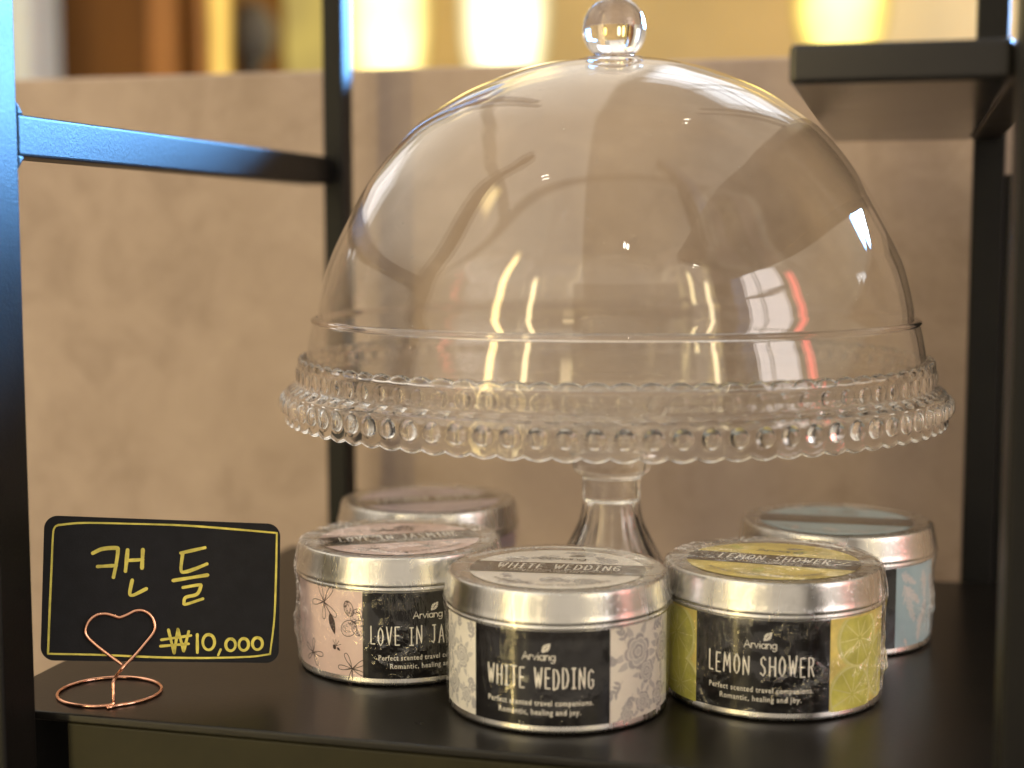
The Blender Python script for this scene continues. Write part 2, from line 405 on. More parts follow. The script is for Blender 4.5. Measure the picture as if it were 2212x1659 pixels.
# ------------------------------------------------------------------ cake stand (pressed clear acrylic)
SC = (.0417, .6236)
NB = 88
stand = thing('cake_stand', (*SC, 0), 0, 'clear pressed pedestal cake stand with beaded scalloped rim under the dome', 'cake stand')
o = MB(); o.lathe([(0, .1142), (.06, .1142), (.1255, .1142), (.1266, .1139), (.1270, .1132), (.1270, .1120), (.1264, .1113), (.1250, .1112), (.06, .1112), (0, .1112)], 160)
o.build('plate', DISC, stand)
prof = dense([(.1274, .1112), (.1275, .1150), (.1277, .1170), (.1279, .1184)], .0008) \
    + dense([(.1282, .1190), (.1289, .1190), (.1295, .1181), (.1298, .1160), (.1300, .1092)], .00035) \
    + dense([(.1303, .1086), (.1312, .1078), (.1336, .1064), (.1347, .1054), (.1350, .1040), (.1350, .0942)], .00035) \
    + dense([(.1348, .0933), (.1342, .0929), (.1336, .0930), (.1331, .0940), (.1328, .0990), (.1327, .1035)], .0006) \
    + dense([(.1318, .1055), (.1300, .1064), (.1284, .1074), (.1277, .1090), (.1274, .1110)], .0006)
zr2, rb2 = .1008, .0034
zr1, rb1 = .1118, .0027
outer_i = [i for i, (r, z) in enumerate(prof)]
i_top = max(range(len(prof)), key=lambda i: prof[i][1])
i_bot = min(range(len(prof)), key=lambda i: prof[i][1])
def plate_fn(r, z, a, i):
    ph = (a * NB / (2 * math.pi)) % 1.0
    lob = abs(math.cos(math.pi * (ph - .5) - math.pi / 2 + math.pi / 2))     # 0 at cusps, 1 mid-lobe
    lob = math.sin(math.pi * ph)
    k = 1 - lob ** .8
    if r > .126:
        if z > .1150 and r > .127: z -= .0013 * k * min(1, (z - .1150) / .0035)
        elif z < .1000: z += .0014 * k * min(1, (.1000 - z) / .005)
        elif .1060 < z < .1084 and i_top < i < i_bot: z -= .0007 * k
    if i_top < i < i_bot:
        da = (ph - .5) * 2 * math.pi / NB
        for zc, rb, amp, r0 in ((zr2, rb2, .0024, .135), (zr1, rb1, .0006, .130)):
            if abs(z - zc) < rb * 1.4 and abs(r - r0) < .0012:
                d = math.hypot(da * r0, z - zc) / rb
                if d < 1: r += amp * math.sqrt(1 - d * d) ** 1.0
                elif d < 1.3: r -= .00025 * (1 - abs(d - 1.15) / .15)
    return r, z
o = MB(); o.lathe(prof, NB * 18, True, fn=lambda r, z, a, i: plate_fn(r, z, a, i))
o.build('beaded_rim', GLASS, stand)
sp = [(.0245, .1110), (.0225, .1000), (.0186, .0850), (.0172, .0770), (.0167, .0738), (.0162, .0712), (.0150, .0692), (.0131, .0682), (.0123, .0668), (.0121, .0640), (.0120, .0585),
      (.0124, .0535), (.0135, .0485), (.0157, .0436), (.0208, .0338), (.0275, .0235), (.0365, .0130), (.0450, .0058), (.0485, .0030)]
sp = [(p.x, p.y) for p in spline([(*p, 0) for p in sp], 6)] + [(.0490, .0016), (.0484, .0004), (.0470, .0002)]
si = [(.0455, .0006), (.0430, .0034), (.0345, .0098), (.0252, .0202), (.0188, .0304), (.0138, .0400), (.0110, .0480), (.0096, .0545), (.0088, .0572), (.0070, .0579)]
si = [(p.x, p.y) for p in spline([(*p, 0) for p in si], 5)]
def stem_fn(r, z, a, i):
    if z < .066 and r > .004:
        k = min(1, (.066 - z) / .006)
        r *= 1 - .035 * k * (1 - abs(math.cos(5 * a + .4))) ** 1.3
    return r, z
o = MB(); o.lathe([(0, .1110)] + sp + si + [(0, .0581)], 160, fn=stem_fn)
o.build('stem', GLASS, stand)

# ------------------------------------------------------------------ dome cover
dm = thing('dome_cover', (*SC, .1144), 0, 'large clear glass dome with ball knob resting on the cake stand', 'dome cover')
Z0 = .1144
dp = [(.1265, .1150), (.1264, .1165), (.1262, .1190), (.1248, .1270), (.1237, .1318)]
dstep = [(.1234, .1328), (.1226, .1335), (.1217, .1339), (.1213, .1346)]
dtop = [(.1209, .1390), (.1193, .1471), (.1160, .1581), (.1096, .1720), (.1021, .1860), (.0960, .1950), (.0881, .2046), (.0785, .2139), (.0630, .2240), (.0491, .2304), (.0340, .2355), (.0170, .2384), (.0040, .2390)]
outer = [(p.x, p.y) for p in spline([(*p, 0) for p in dp], 5)] + dstep + [(p.x, p.y) for p in spline([(*p, 0) for p in dtop], 8)]
inner = []
for i, (r, z) in enumerate(outer):
    a = outer[max(0, i - 1)]; b = outer[min(len(outer) - 1, i + 1)]
    tx, tz = b[0] - a[0], b[1] - a[1]; L = math.hypot(tx, tz) or 1
    inner.append((max(.0003, r - tz / L * .0019), max(.1152, z + tx / L * .0019)))
prof_d = [(0, .2390)] + outer[::-1] + [(.1261, .1146), (.1250, .1146)] + inner + [(0, .2371)]
o = MB(); o.lathe([(r, z - Z0) for r, z in prof_d], 200)
do = o.build('dome', DOME, dm)
o = MB(); o.lathe([(rr - 0, zz - Z0) for rr, zz in [(.1210 + .0030 * math.cos(q) * .62 + .0013, .1334 + .0013 * math.sin(q)) for q in [2 * math.pi * k / 16 for k in range(16)]]][::-1], 240, True)
o.build('shoulder_ring', GLASSK, do)
o = MB(); o.lathe([(.1256 + .0010 * math.cos(q), .1152 + .0006 * math.sin(q) - Z0) for q in [2 * math.pi * k / 14 for k in range(14)]][::-1], 240, True)
o.build('foot_ring', GLASSK, do)
kp = []
for k in range(0, 33):
    a = math.pi * k / 32
    r, z = .0131 * math.sin(a), .2512 + .0131 * math.cos(a)
    if z < .2412: break
    kp.append((r, z))
kp += [(.0076, .2407), (.0080, .2402), (.0098, .2399), (.0120, .2397), (.0126, .2394), (.0126, .2391)]
o = MB(); o.lathe([(0, .2643 - Z0)] + [(r, z - Z0) for r, z in kp[1:]] + [(0, .2391 - Z0)], 72)
kn = o.build('knob', GLASSK, dm)
o = MB(); o.lathe([(0, .2367 - Z0), (.0116, .2365 - Z0), (.0122, .2359 - Z0), (.0118, .2347 - Z0), (.0100, .2342 - Z0), (0, .2340 - Z0)], 56)
o.build('knob_washer', GLASSK, kn)
# a stray hair lying on the dome
def dome_pt(px_a, r):
    z = 0
    for (r0, z0), (r1, z1) in zip(outer[:-1], outer[1:]):
        if r1 <= r <= r0: z = z0 + (z1 - z0) * (r0 - r) / (r0 - r1 + 1e-9)
    return (SC[0] + r * math.cos(px_a), SC[1] + r * math.sin(px_a), z + .0002)
hp = [(-118, .0330), (-112, .0290), (-100, .0262), (-88, .0257), (-76, .0270), (-64, .0305), (-56, .0345), (-52, .0385)]
o = MB(); o.tube(spline([dome_pt(R(a), r) for a, r in hp], 6), .00007, 5)
tag(o.build('hair', pbr('dark_hair', (.03, .02, .012), .5)), 'thin dark curved hair lying on top of the dome below its knob', 'hair')

# ------------------------------------------------------------------ drawing on labels: strokes, fills and type
class Art:
    """2-D drawing in metres laid on a surface by mp(s, t, lift)"""
    def __init__(s, mp): s.mb = MB(); s.mp = mp
    def poly(s, pts, mi, lift, ring=2):
        n = len(pts); cx = sum(p[0] for p in pts) / n; cy_ = sum(p[1] for p in pts) / n
        vs = [s.mp(cx, cy_, lift)]; fs = []
        for k in range(1, ring + 1):
            f = k / ring
            vs += [s.mp(cx + (x - cx) * f, cy_ + (y - cy_) * f, lift) for x, y in pts]
        for i in range(n): fs.append((0, 1 + i, 1 + (i + 1) % n))
        for k in range(ring - 1):
            b = 1 + k * n
            for i in range(n): fs.append((b + i, b + n + i, b + n + (i + 1) % n, b + (i + 1) % n))
        s.mb.add(vs, fs, mi)
    def ell(s, x, y, rx, ry, rot, mi, lift, n=16, ring=2):
        c, q = math.cos(rot), math.sin(rot)
        s.poly([(x + rx * math.cos(a) * c - ry * math.sin(a) * q, y + rx * math.cos(a) * q + ry * math.sin(a) * c) for a in [2 * math.pi * k / n for k in range(n)]], mi, lift, ring)
    def leaf(s, x, y, L, W, rot, mi, lift):
        c, q = math.cos(rot), math.sin(rot); pts = []
        for k in range(9): t = k / 8; pts.append((L * t, W * math.sin(math.pi * t ** .8) * .5))
        for k in range(7, 0, -1): t = k / 8; pts.append((L * t, -W * math.sin(math.pi * t ** .8) * .5))
        s.poly([(x + a * c - b * q, y + a * q + b * c) for a, b in pts], mi, lift, 1)
    def stroke(s, pts, wd, mi, lift, taper=None, cap=True):
        P = []
        for a, b in zip(pts, pts[1:]):
            n = max(1, int(math.hypot(b[0] - a[0], b[1] - a[1]) / .0016))
            P += [(a[0] + (b[0] - a[0]) * k / n, a[1] + (b[1] - a[1]) * k / n) for k in range(n)]
        P.append(pts[-1]); N = len(P); vs = []; fs = []
        for i, (x, y) in enumerate(P):
            a = P[max(0, i - 1)]; b = P[min(N - 1, i + 1)]
            dx, dy = b[0] - a[0], b[1] - a[1]; L = math.hypot(dx, dy) or 1
            h = wd * .5 * (taper(i / max(1, N - 1)) if taper else 1)
            vs += [s.mp(x - dy / L * h, y + dx / L * h, lift), s.mp(x + dy / L * h, y - dx / L * h, lift)]
        for i in range(N - 1): fs.append((2 * i, 2 * i + 1, 2 * i + 3, 2 * i + 2))
        s.mb.add(vs, fs, mi)
        if cap and not taper:
            for x, y in (P[0], P[-1]): s.ell(x, y, wd / 2, wd / 2, 0, mi, lift * 1.02, 8, 1)

GL = {'A': (.8, [[(0, 0), (.4, 1), (.8, 0)], [(.16, .36), (.64, .36)]]),
 'D': (.75, [[(0, 0), (0, 1), (.45, .95), (.72, .68), (.74, .4), (.5, .08), (0, 0)]]),
 'E': (.6, [[(.6, 1), (0, 1), (0, 0), (.6, 0)], [(0, .52), (.48, .52)]]),
 'F': (.6, [[(.6, 1), (0, 1), (0, 0)], [(0, .54), (.48, .54)]]),
 'G': (.75, [[(.7, .85), (.42, 1), (.1, .85), (0, .5), (.1, .12), (.42, 0), (.72, .16), (.72, .46), (.42, .46)]]),
 'H': (.75, [[(0, 0), (0, 1)], [(.75, 0), (.75, 1)], [(0, .5), (.75, .5)]]),
 'I': (.5, [[(0, 1), (.5, 1)], [(.25, 1), (.25, 0)], [(0, 0), (.5, 0)]]),
 'J': (.6, [[(.15, 1), (.6, 1)], [(.42, 1), (.42, .18), (.25, 0), (0, .1)]]),
 'L': (.55, [[(0, 1), (0, 0), (.55, 0)]]),
 'M': (.95, [[(0, 0), (.1, 1), (.47, .3), (.85, 1), (.95, 0)]]),
 'N': (.75, [[(0, 0), (0, 1), (.75, 0), (.75, 1)]]),
 'O': (.75, [[(.37, 1), (.08, .8), (0, .5), (.08, .18), (.37, 0), (.66, .18), (.75, .5), (.66, .8), (.37, 1)]]),
 'R': (.7, [[(0, 0), (0, 1), (.5, .96), (.66, .76), (.5, .54), (0, .48)], [(.3, .5), (.7, 0)]]),
 'S': (.65, [[(.62, .86), (.36, 1), (.06, .86), (.1, .62), (.52, .42), (.62, .2), (.34, 0), (0, .14)]]),
 'T': (.7, [[(0, 1), (.7, 1)], [(.35, 1), (.35, 0)]]),
 'V': (.75, [[(0, 1), (.37, 0), (.75, 1)]]),
 'W': (1.0, [[(0, 1), (.25, 0), (.5, .8), (.75, 0), (1.0, 1)]]), ' ': (.5, [])}
def circ(cx, cy_, r, a0=0, a1=360, n=14): return [(cx + r * math.cos(R(a0 + (a1 - a0) * k / n)), cy_ + r * math.sin(R(a0 + (a1 - a0) * k / n))) for k in range(n + 1)]
LC = {'A': (.85, [[(0, 0), (.42, 1), (.85, 0)], [(.16, .34), (.69, .34)]]),
 'r': (.32, [[(0, 0), (0, .6)], circ(.28, .32, .28, 180, 80, 6)]),
 'v': (.55, [[(0, .6), (.27, 0), (.55, .6)]]),
 'i': (.1, [[(.05, 0), (.05, .6)], [(.05, .84), (.05, .86)]]),
 'a': (.62, [circ(.3, .3, .3), [(.6, .6), (.6, 0)]]),
 'n': (.55, [[(0, 0), (0, .6)], circ(.27, .33, .27, 180, 0, 8) + [(.54, 0)]]),
 'g': (.62, [circ(.3, .3, .3), [(.6, .6), (.6, -.1), (.5, -.3), (.28, -.36), (.06, -.26)]])}
def letters(art, txt, x0, x1, y0, h, wd, mi, lift, font=GL, gap=.34, jit=0.0, slant=0.0, seed=1):
    rnd = random.Random(seed)
    W = sum(font[c][0] + gap for c in txt) - gap; k = (x1 - x0) / W; x = 0
    for c in txt:
        gw, st = font[c]
        j = (rnd.uniform(-1, 1) * jit, rnd.uniform(-1, 1) * jit, 1 + rnd.uniform(-1, 1) * jit)
        for s_ in st:
            art.stroke([(x0 + (x + a * 1.0 + j[0] * .3 + slant * b) * k, y0 + (b * j[2] + j[1]) * h) for a, b in s_], wd, mi, lift)
        x += gw + gap
_tc = {}
def type_mesh(txt):
    if txt in _tc: return _tc[txt]
    cu = bpy.data.curves.new('type', 'FONT'); cu.body = txt; cu.size = 1; cu.space_character = 1.12; cu.resolution_u = 2; cu.offset = .012
    ob = bpy.data.objects.new('type', cu); COL.objects.link(ob)
    dg = bpy.context.evaluated_depsgraph_get(); dg.update()
    me = bpy.data.meshes.new_from_object(ob.evaluated_get(dg))
    vs = [(v.co.x, v.co.y) for v in me.vertices]; fs = [tuple(p.vertices) for p in me.polygons]
    bpy.data.objects.remove(ob); bpy.data.curves.remove(cu); bpy.data.meshes.remove(me)
    x0 = min(v[0] for v in vs); x1 = max(v[0] for v in vs)
    _tc[txt] = ([((x - x0) / (x1 - x0), y) for x, y in vs], fs, x1 - x0); return _tc[txt]
def typeset(art, txt, x0, x1, y0, h, mi, lift, arc=None):
    """h = height of a capital; arc=(radius, mid angle, span) bends the line round a disc"""
    vs, fs, W = type_mesh(txt)
    if arc:
        rr, am, sp_ = arc
        out = [art.mp((rr - y / .73 * h) * math.cos(am + (x - .5) * sp_), (rr - y / .73 * h) * math.sin(am + (x - .5) * sp_), lift) for x, y in vs]
    else: out = [art.mp(x0 + x * (x1 - x0), y0 + y / .73 * h, lift) for x, y in vs]
    art.mb.add(out, fs, mi)
def brandmark(art, cx, y0, h, mi, lift):
    """the round lower-case wordmark with its little leaf of berries"""
    letters(art, 'Arviang', cx - h * 2.15, cx + h * 2.15, y0, h, h * .115, mi, lift, LC, .15)
    for k in range(22):
        t = (k % 11) / 10; s_ = -1 if k < 11 else 1
        wdt = .34 * math.sin(math.pi * min(1, t * .95 + .04)) * (.45 if k % 2 else 1)
        lx, ly = t * 1.35 - .15, 0; a = R(47)
        x = lx * math.cos(a) - s_ * wdt * math.sin(a); y = lx * math.sin(a) + s_ * wdt * math.cos(a)
        rr = h * (.13 - .05 * abs(t - .5))
        art.ell(cx + h * .62 + x * h, y0 + h * 1.22 + y * h * 1.0, rr, rr, 0, mi, lift, 7, 1)

# ------------------------------------------------------------------ candle tins
RB = .0390; RL = .03915
def rose(art, x, y, r, c, lift, seed):
    rnd = random.Random(seed); a0 = rnd.uniform(0, 6)
    for rad, n, w_, tone, L in ((.78, 7, .40, c[0], 0), (.52, 6, .36, c[1], 1), (.30, 5, .26, c[0], 2), (.1, 3, .2, c[1], 3)):
        for k in range(n):
            a = a0 + 2 * math.pi * k / n + rad * 3 + rnd.uniform(-.15, .15)
            px, py = x + r * rad * math.cos(a), y + r * rad * math.sin(a)
            art.ell(px, py, r * w_ * .86, r * w_, a, c[2], lift + .00001 * (L * 2), 12, 1)
            art.ell(px - .05 * r * math.cos(a), py - .05 * r * math.sin(a), r * w_ * .74, r * w_ * .88, a, tone, lift + .00001 * (L * 2 + 1), 12, 1)
def sprig(art, x, y, L, rot, mi, lift, n=5, seed=0, lw=.0022):
    rnd = random.Random(seed); pts = [(x, y)]; a = rot
    for k in range(n):
        a += rnd.uniform(-.35, .35); pts.append((pts[-1][0] + L / n * math.cos(a), pts[-1][1] + L / n * math.sin(a)))
    art.stroke(pts, .00022, mi, lift, cap=False)
    for k, p in enumerate(pts[1:]):
        for s_ in (-1, 1): art.leaf(p[0], p[1], lw * rnd.uniform(.9, 1.5), lw * .55, a + s_ * rnd.uniform(.5, 1.1), mi, lift)

def art_roses(art, S0):
    g = (4, 5, 3); L = .00004
    for x, y, r, s_ in ((.0368, .0262, .0062, 1), (.0415, .0185, .0042, 2), (.0395, .0082, .0036, 3), (.0318, .0052, .0026, 4), (.0530, .0245, .0055, 5), (.0500, .0085, .0045, 15),
                        (-.0330, .0222, .0042, 6), (-.0300, .0092, .0028, 7), (-.0400, .0120, .0050, 8), (-.0430, .0270, .0050, 9), (-.052, .018, .0050, 10)):
        rnd = random.Random(s_)
        for k in range(6):
            a = 2 * math.pi * k / 6 + rnd.uniform(-.4, .4)
            art.leaf(x + r * .8 * math.cos(a), y + r * .8 * math.sin(a), r * .95, r * .42, a + rnd.uniform(-.3, .3), 5, L)
        rose(art, x, y, r, g, L + .00002, s_)
    for x, y, l, a, s_ in ((.0310, .0300, .006, 2.0, 1), (.030, .0170, .006, 3.6, 2), (.0345, .0120, .005, 4.4, 3), (.0450, .0320, .006, .8, 4), (-.0275, .0285, .006, 1.2, 5), (-.0290, .0165, .005, 5.0, 6), (-.0350, .0310, .006, 1.9, 7), (-.027, .005, .003, 1.0, 8), (.0285, .0235, .004, 3.0, 9)):
        sprig(art, x, y, l, a, 4, L, 4, s_)
def bloom(art, x, y, r, mi, lift, seed, w_=.00028):
    rnd = random.Random(seed); a0 = rnd.uniform(0, 6)
    for k in range(5):
        a = a0 + 2 * math.pi * k / 5 + rnd.uniform(-.2, .2); rr = r * rnd.uniform(.85, 1.1)
        pts = []
        for q in range(13):
            t = q / 12 * 2 - 1; d = rr * (1 - t * t) ** .5 if abs(t) < 1 else 0
            rad = rr * (1 - abs(t) ** 2.4); off = .42 * t * (1 - .35 * abs(t))
            pts.append((x + rad * math.cos(a + off), y + rad * math.sin(a + off)))
        art.stroke(pts, w_, mi, lift, cap=False)
        art.stroke([(x, y), (x + rr * .45 * math.cos(a + .1), y + rr * .45 * math.sin(a + .1))], w_ * 1.7, mi, lift, taper=lambda t: 1.1 - t, cap=False)
def art_jasmine(art, S0):
    L = .00004
    for x, y, r, s_ in ((-.0425, .0300, .0075, 1), (-.0292, .0062, .0062, 2), (-.0500, .0090, .0060, 3), (.036, .027, .0070, 4), (.040, .009, .006, 5)): bloom(art, x, y, r, 3, L, s_)
    art.leaf(-.0395, .0262, .0085, .0030, -1.25, 3, L)
    art.stroke([(-.0425, .030), (-.0395, .0262)], .0003, 3, L, cap=False)
    for x, y, rx, ry, a in ((-.0305, .0290, .0030, .0019, 1.9), (-.0305, .0215, .0036, .0029, .6), (-.0262, .0220, .0030, .0030, 0.0), (-.0272, .0265, .0030, .0022, 1.0)):
        pts = [(x + rx * math.cos(t) * math.cos(a) - ry * math.sin(t) * math.sin(a), y + rx * math.cos(t) * math.sin(a) + ry * math.sin(t) * math.cos(a)) for t in [2 * math.pi * k / 20 for k in range(21)]]
        art.stroke(pts, .00026, 3, L, cap=False)
        rnd = random.Random(int(x * 1e5))
        for k in range(26):
            q, d = rnd.uniform(0, 6.28), rnd.uniform(.2, .9) ** .7
            px = x + rx * d * math.cos(q) * math.cos(a) - ry * d * math.sin(q) * math.sin(a); py = y + rx * d * math.cos(q) * math.sin(a) + ry * d * math.sin(q) * math.cos(a)
            art.stroke(circ(px, py, rnd.uniform(.0002, .0005), rnd.uniform(0, 200), rnd.uniform(260, 420), 6), .00016, 3, L, cap=False)
    art.ell(-.0372, .0135, .0008, .0010, .4, 3, L, 10, 1); art.leaf(-.0360, .0135, .0019, .0010, -.6, 3, L)
    for a in (.4, 1.0, 1.6, 2.2): art.stroke([(-.0364, .0140), (-.0364 + .0026 * math.cos(a), .0140 + .0026 * math.sin(a))], .0002, 3, L, cap=False)
def art_lemon(art, S0):
    L = .00004
    rnd = random.Random(5)
    for x, y, r in ((-.0370, .0255, .0120), (-.0335, .0075, .0115), (.0350, .0080, .0110), (.0385, .0275, .0110), (-.0540, .0160, .0120), (.0545, .0150, .0120)):
        y0, y1 = .0028, .0350
        def clip(p): return (p[0], min(y1, max(y0, p[1])))
        def disc(rr, mi, li):
            art.poly([clip((max(.0249, x + rr * math.cos(a)) if x > 0 else min(-.0249, x + rr * math.cos(a)), y + rr * math.sin(a))) for a in [2 * math.pi * k / 40 for k in range(40)]], mi, li, 5)
        disc(r, 3, L); disc(r * .93, 5, L + .00002); disc(r * .86, 4, L + .00004)
        for k in range(9):
            a = 2 * math.pi * k / 9 + x * 300
            p = [(x + q * r * .84 * math.cos(a), y + q * r * .84 * math.sin(a)) for q in (.1, .4, .7, 1)]
            p = [q for q in p if y0 < q[1] < y1 and abs(q[0]) > .0252]
            if len(p) > 1: art.stroke(p, .0004, 5, L + .00006, cap=False)
def art_frost(art, S0):
    L = .00004; rnd = random.Random(11)
    for x, y, ln, a in ((.0275, .0330, .010, -.5), (.0290, .0285, .017, -1.15), (.0300, .0275, .012, -.7), (.0420, .0330, .014, -1.4), (.0400, .0150, .011, -1.7), (.0455, .0200, .012, -2.1), (.0300, .0065, .004, -1.2), (.050, .030, .015, -1.0), (-.0300, .030, .016, -1.8), (-.040, .026, .016, -1.3)):
        n = 16
        for k in range(n):
            t = k / n; px, py = x + ln * t * math.cos(a), y + ln * t * math.sin(a)
            for s_ in (-1, 1):
                b = a + s_ * rnd.uniform(.5, .95); l2 = ln * .30 * (1 - t * .75) * rnd.uniform(.7, 1.2)
                q = (px + l2 * math.cos(b), max(.003, py + l2 * math.sin(b)))
                art.stroke([(px, py), q], .00030, 3, L, cap=False)
                for u_ in (.4, .7): art.stroke([(px + l2 * u_ * math.cos(b), py + l2 * u_ * math.sin(b)), (px + l2 * u_ * math.cos(b) + l2 * .35 * math.cos(b - s_ * .7), max(.003, py + l2 * u_ * math.sin(b) + l2 * .35 * math.sin(b - s_ * .7)))], .00022, 3, L, cap=False)
        art.stroke([(x, y), (x + ln * math.cos(a), max(.003, y + ln * math.sin(a)))], .00035, 3, L, cap=False)
def art_lavender(art, S0):
    L = .00004
    for k, (x, y) in enumerate(((-.032, .026), (-.040, .012), (.034, .024), (.044, .012), (.053, .026), (-.052, .024))):
        art.ell(x, y, .0062, .0062, 0, 3, L, 24, 3); art.ell(x, y, .0052, .0052, 0, 4, L + .00002, 24, 3)
        for j in range(8): art.stroke([(x, y), (x + .005 * math.cos(j * .785), y + .005 * math.sin(j * .785))], .0004, 3, L + .00004, cap=False)

def candle_tin(x, y, panel_deg, lid_deg, name_txt, art_fn, papers, label, seed, name_span, crumple=1.0, sub=True, seam_deg=170):
    face = math.atan2(-y, -x)                    # direction from tin to the viewer's side of the shelf
    t = thing('candle_tin', (x, y, 0), 0, label, 'candle tin', 'candle tins around the cake stand')
    front = -math.pi / 2 + math.atan2(-x, y) * -1.0
    A0 = math.atan2(-y, -x) + R(panel_deg)       # azimuth of the black panel's middle
    mats = [papers[0], INKB, INKW] + list(papers[1:])
    # body
    o = MB(); o.lathe([(0, .0006), (.0365, .0006), (.0374, 0), (.0386, .0002), (.0392, .0010), (.0392, .0018), (RB, .0024), (RB, .0366), (.0386, .0370), (0, .0370)], 128)
    o.build('body', STEEL, t)
    # lid
    lp = [(.0386, .0364), (.0396, .0362), (.0401, .0364), (.0403, .0368), (.0402, .0373), (.0398, .0376), (.0398, .0379), (.0403, .0382), (.0405, .0387), (.0404, .0393), (.0402, .0398), (.0400, .0412), (.0396, .0440), (.0392, .0468), (.0390, .0481), (.0388, .0486), (.0385, .0488), (.0380, .0488), (.0376, .0486), (.0373, .0484), (.0368, .0483), (.0340, .0483), (.0002, .0484)]
    o = MB(); o.lathe(lp[:-1] + [(0, .0484)], 160)
    lid = o.build('lid', STEEL, t)
    # wrap-round label
    def cyl(s_, tt, lift):
        a = A0 + s_ / RL
        r = RL + lift
        return (r * math.cos(a), r * math.sin(a), tt)
    art = Art(cyl)
    zb, zt, HW = .0032, .0358, .0247
    def band(s0, s1, mi, lift=0.0):
        n = max(2, int(abs(s1 - s0) / .0012)); vs = []; fs = []
        for k in range(n + 1):
            s_ = s0 + (s1 - s0) * k / n; vs += [cyl(s_, zb, lift), cyl(s_, zt, lift)]
        for k in range(n): fs.append((2 * k, 2 * k + 2, 2 * k + 3, 2 * k + 1))
        art.mb.add(vs, fs, mi, True)
    full = 2 * math.pi * RL
    band(-HW, HW, 1); band(HW, full - HW, 0)
    art_fn(art, 0)
    # hide art that strays over the black panel edge by re-laying the panel above it
    band(-HW, HW, 1, .00016)
    L = .00022
    brandmark(art, 0, .0260, .0026, 2, L)
    hs = name_span / 2
    letters(art, name_txt, -hs, hs, .0162, .0068, .00050, 2, L, GL, .56, .045, 0, seed)
    typeset(art, 'Perfect scented travel companions.', -.0186, .0186, .0103, .0020, 2, L)
    typeset(art, 'Romantic, healing and joy.', -.0143, .0143, .0071, .0020, 2, L)
    art.mb.build('label', mats, t)
    # round sticker on the lid
    la = R(lid_deg) + math.atan2(y, x) - math.pi / 2
    cl, sl = math.cos(la), math.sin(la)
    zs = .04855
    def flat(s_, tt, lift): return (s_ * cl - tt * sl, s_ * sl + tt * cl, zs + lift)
    ar = Art(flat); RS = .0316
    ar.ell(0, 0, RS, RS, 0, 0, 0, 72, 3)
    for k in range(11):
        a = 2 * math.pi * k / 11 + seed; rr = .022 + .004 * ((k * 7) % 3 - 1)
        px, py = rr * math.cos(a), rr * math.sin(a)
        if art_fn is art_roses:
            if abs(py) > .0135: rose(ar, px, py, .0042, (4, 5, 3), .00003, k)
            sprig(ar, px * .9, py, .006, a + 1.5, 4, .00003, 4, k)
        elif art_fn is art_jasmine:
            if k % 2 == 0: bloom(ar, px, py, .0062, 3, .00003, k)
            ar.leaf(px * .8, py, .004, .0016, a, 3, .00003)
        elif art_fn is art_lemon:
            if k % 2: ar.ell(px, py, .004, .0022, a, 4, .00003, 14, 1)
            ar.stroke(circ(px * .8, py, .004, 40 * k, 40 * k + 120, 6), .0003, 3, .00004, cap=False)
        elif art_fn is art_frost: sprig(ar, px * .95, py, .008, a + .8, 3, .00003, 6, k, .0018)
        else:
            if k % 3 == 0: ar.stroke(circ(px * .8, py * .8, .0062, 0, 360, 20), .0006, 3, .00003, cap=False)
            sprig(ar, px, py, .006, a + 1.2, 3, .00003, 4, k)
    bh = .0083; c_ = []
    xe = math.sqrt(RS ** 2 - bh ** 2); a1 = math.atan2(bh, xe)
    for k in range(9): a = -a1 + 2 * a1 * k / 8; c_.append((RS * math.cos(a), RS * math.sin(a)))
    for k in range(9): a = math.pi - a1 + 2 * a1 * k / 8; c_.append((RS * math.cos(a), RS * math.sin(a)))
    ar.poly(c_, 1, .00016, 1)
    if name_txt:
        sp_ = {'WHITE WEDDING': .044, 'LEMON SHOWER': .040, 'LOVE IN JASMINE': .047, 'LAVENDER REFRESH': .047}.get(name_txt, .04)
        if sub:
            letters(ar, name_txt, -sp_ / 2, sp_ / 2, -.0018, .0078, .00070, 2, .00020, GL, .55, 0, .14, seed)
            typeset(ar, 'Perfect scented travel companions.', -.0165, .0165, -.0044, .0013, 2, .00020)
            typeset(ar, 'Romantic, healing and joy.', -.012, .012, -.0066, .0013, 2, .00020)
    dark = len(mats) - 1
    letters(ar, 'Arviang', -.0085, .0085, .0142, .0042, .0005, dark, .00020, LC, .13)
    ar.leaf(.0015, .0205, .007, .0026, .25, dark, .00020)
    vs, fs, W = type_mesh('NATURAL SOY WAX TRAVEL CANDLE')
    rr = .0272
    out = [flat((rr - yy / .73 * .0019) * math.sin((xx - .5) * 1.75), -(rr - yy / .73 * .0019) * math.cos((xx - .5) * 1.75), .00020) for xx, yy in vs]
    ar.mb.add(out, fs, dark)
    st = ar.mb.build('sticker', mats, lid)
    # shrink film
    rnd = random.Random(seed); off = Vector((rnd.uniform(0, 50), rnd.uniform(0, 50), rnd.uniform(0, 50)))
    fp = dense([(.0350, .0003), (.0388, .0004), (.0398, .0020), (.0399, .0100), (.0400, .0220), (.0404, .0330), (.0410, .0366), (.0412, .0385), (.0409, .0405), (.0402, .0440), (.0397, .0470), (.0392, .0487), (.0382, .0495), (.0360, .0497)], .0011) + [(.030, .0496), (.022, .0495), (.012, .0494), (.004, .0494)]
    seam = A0 + R(seam_deg)
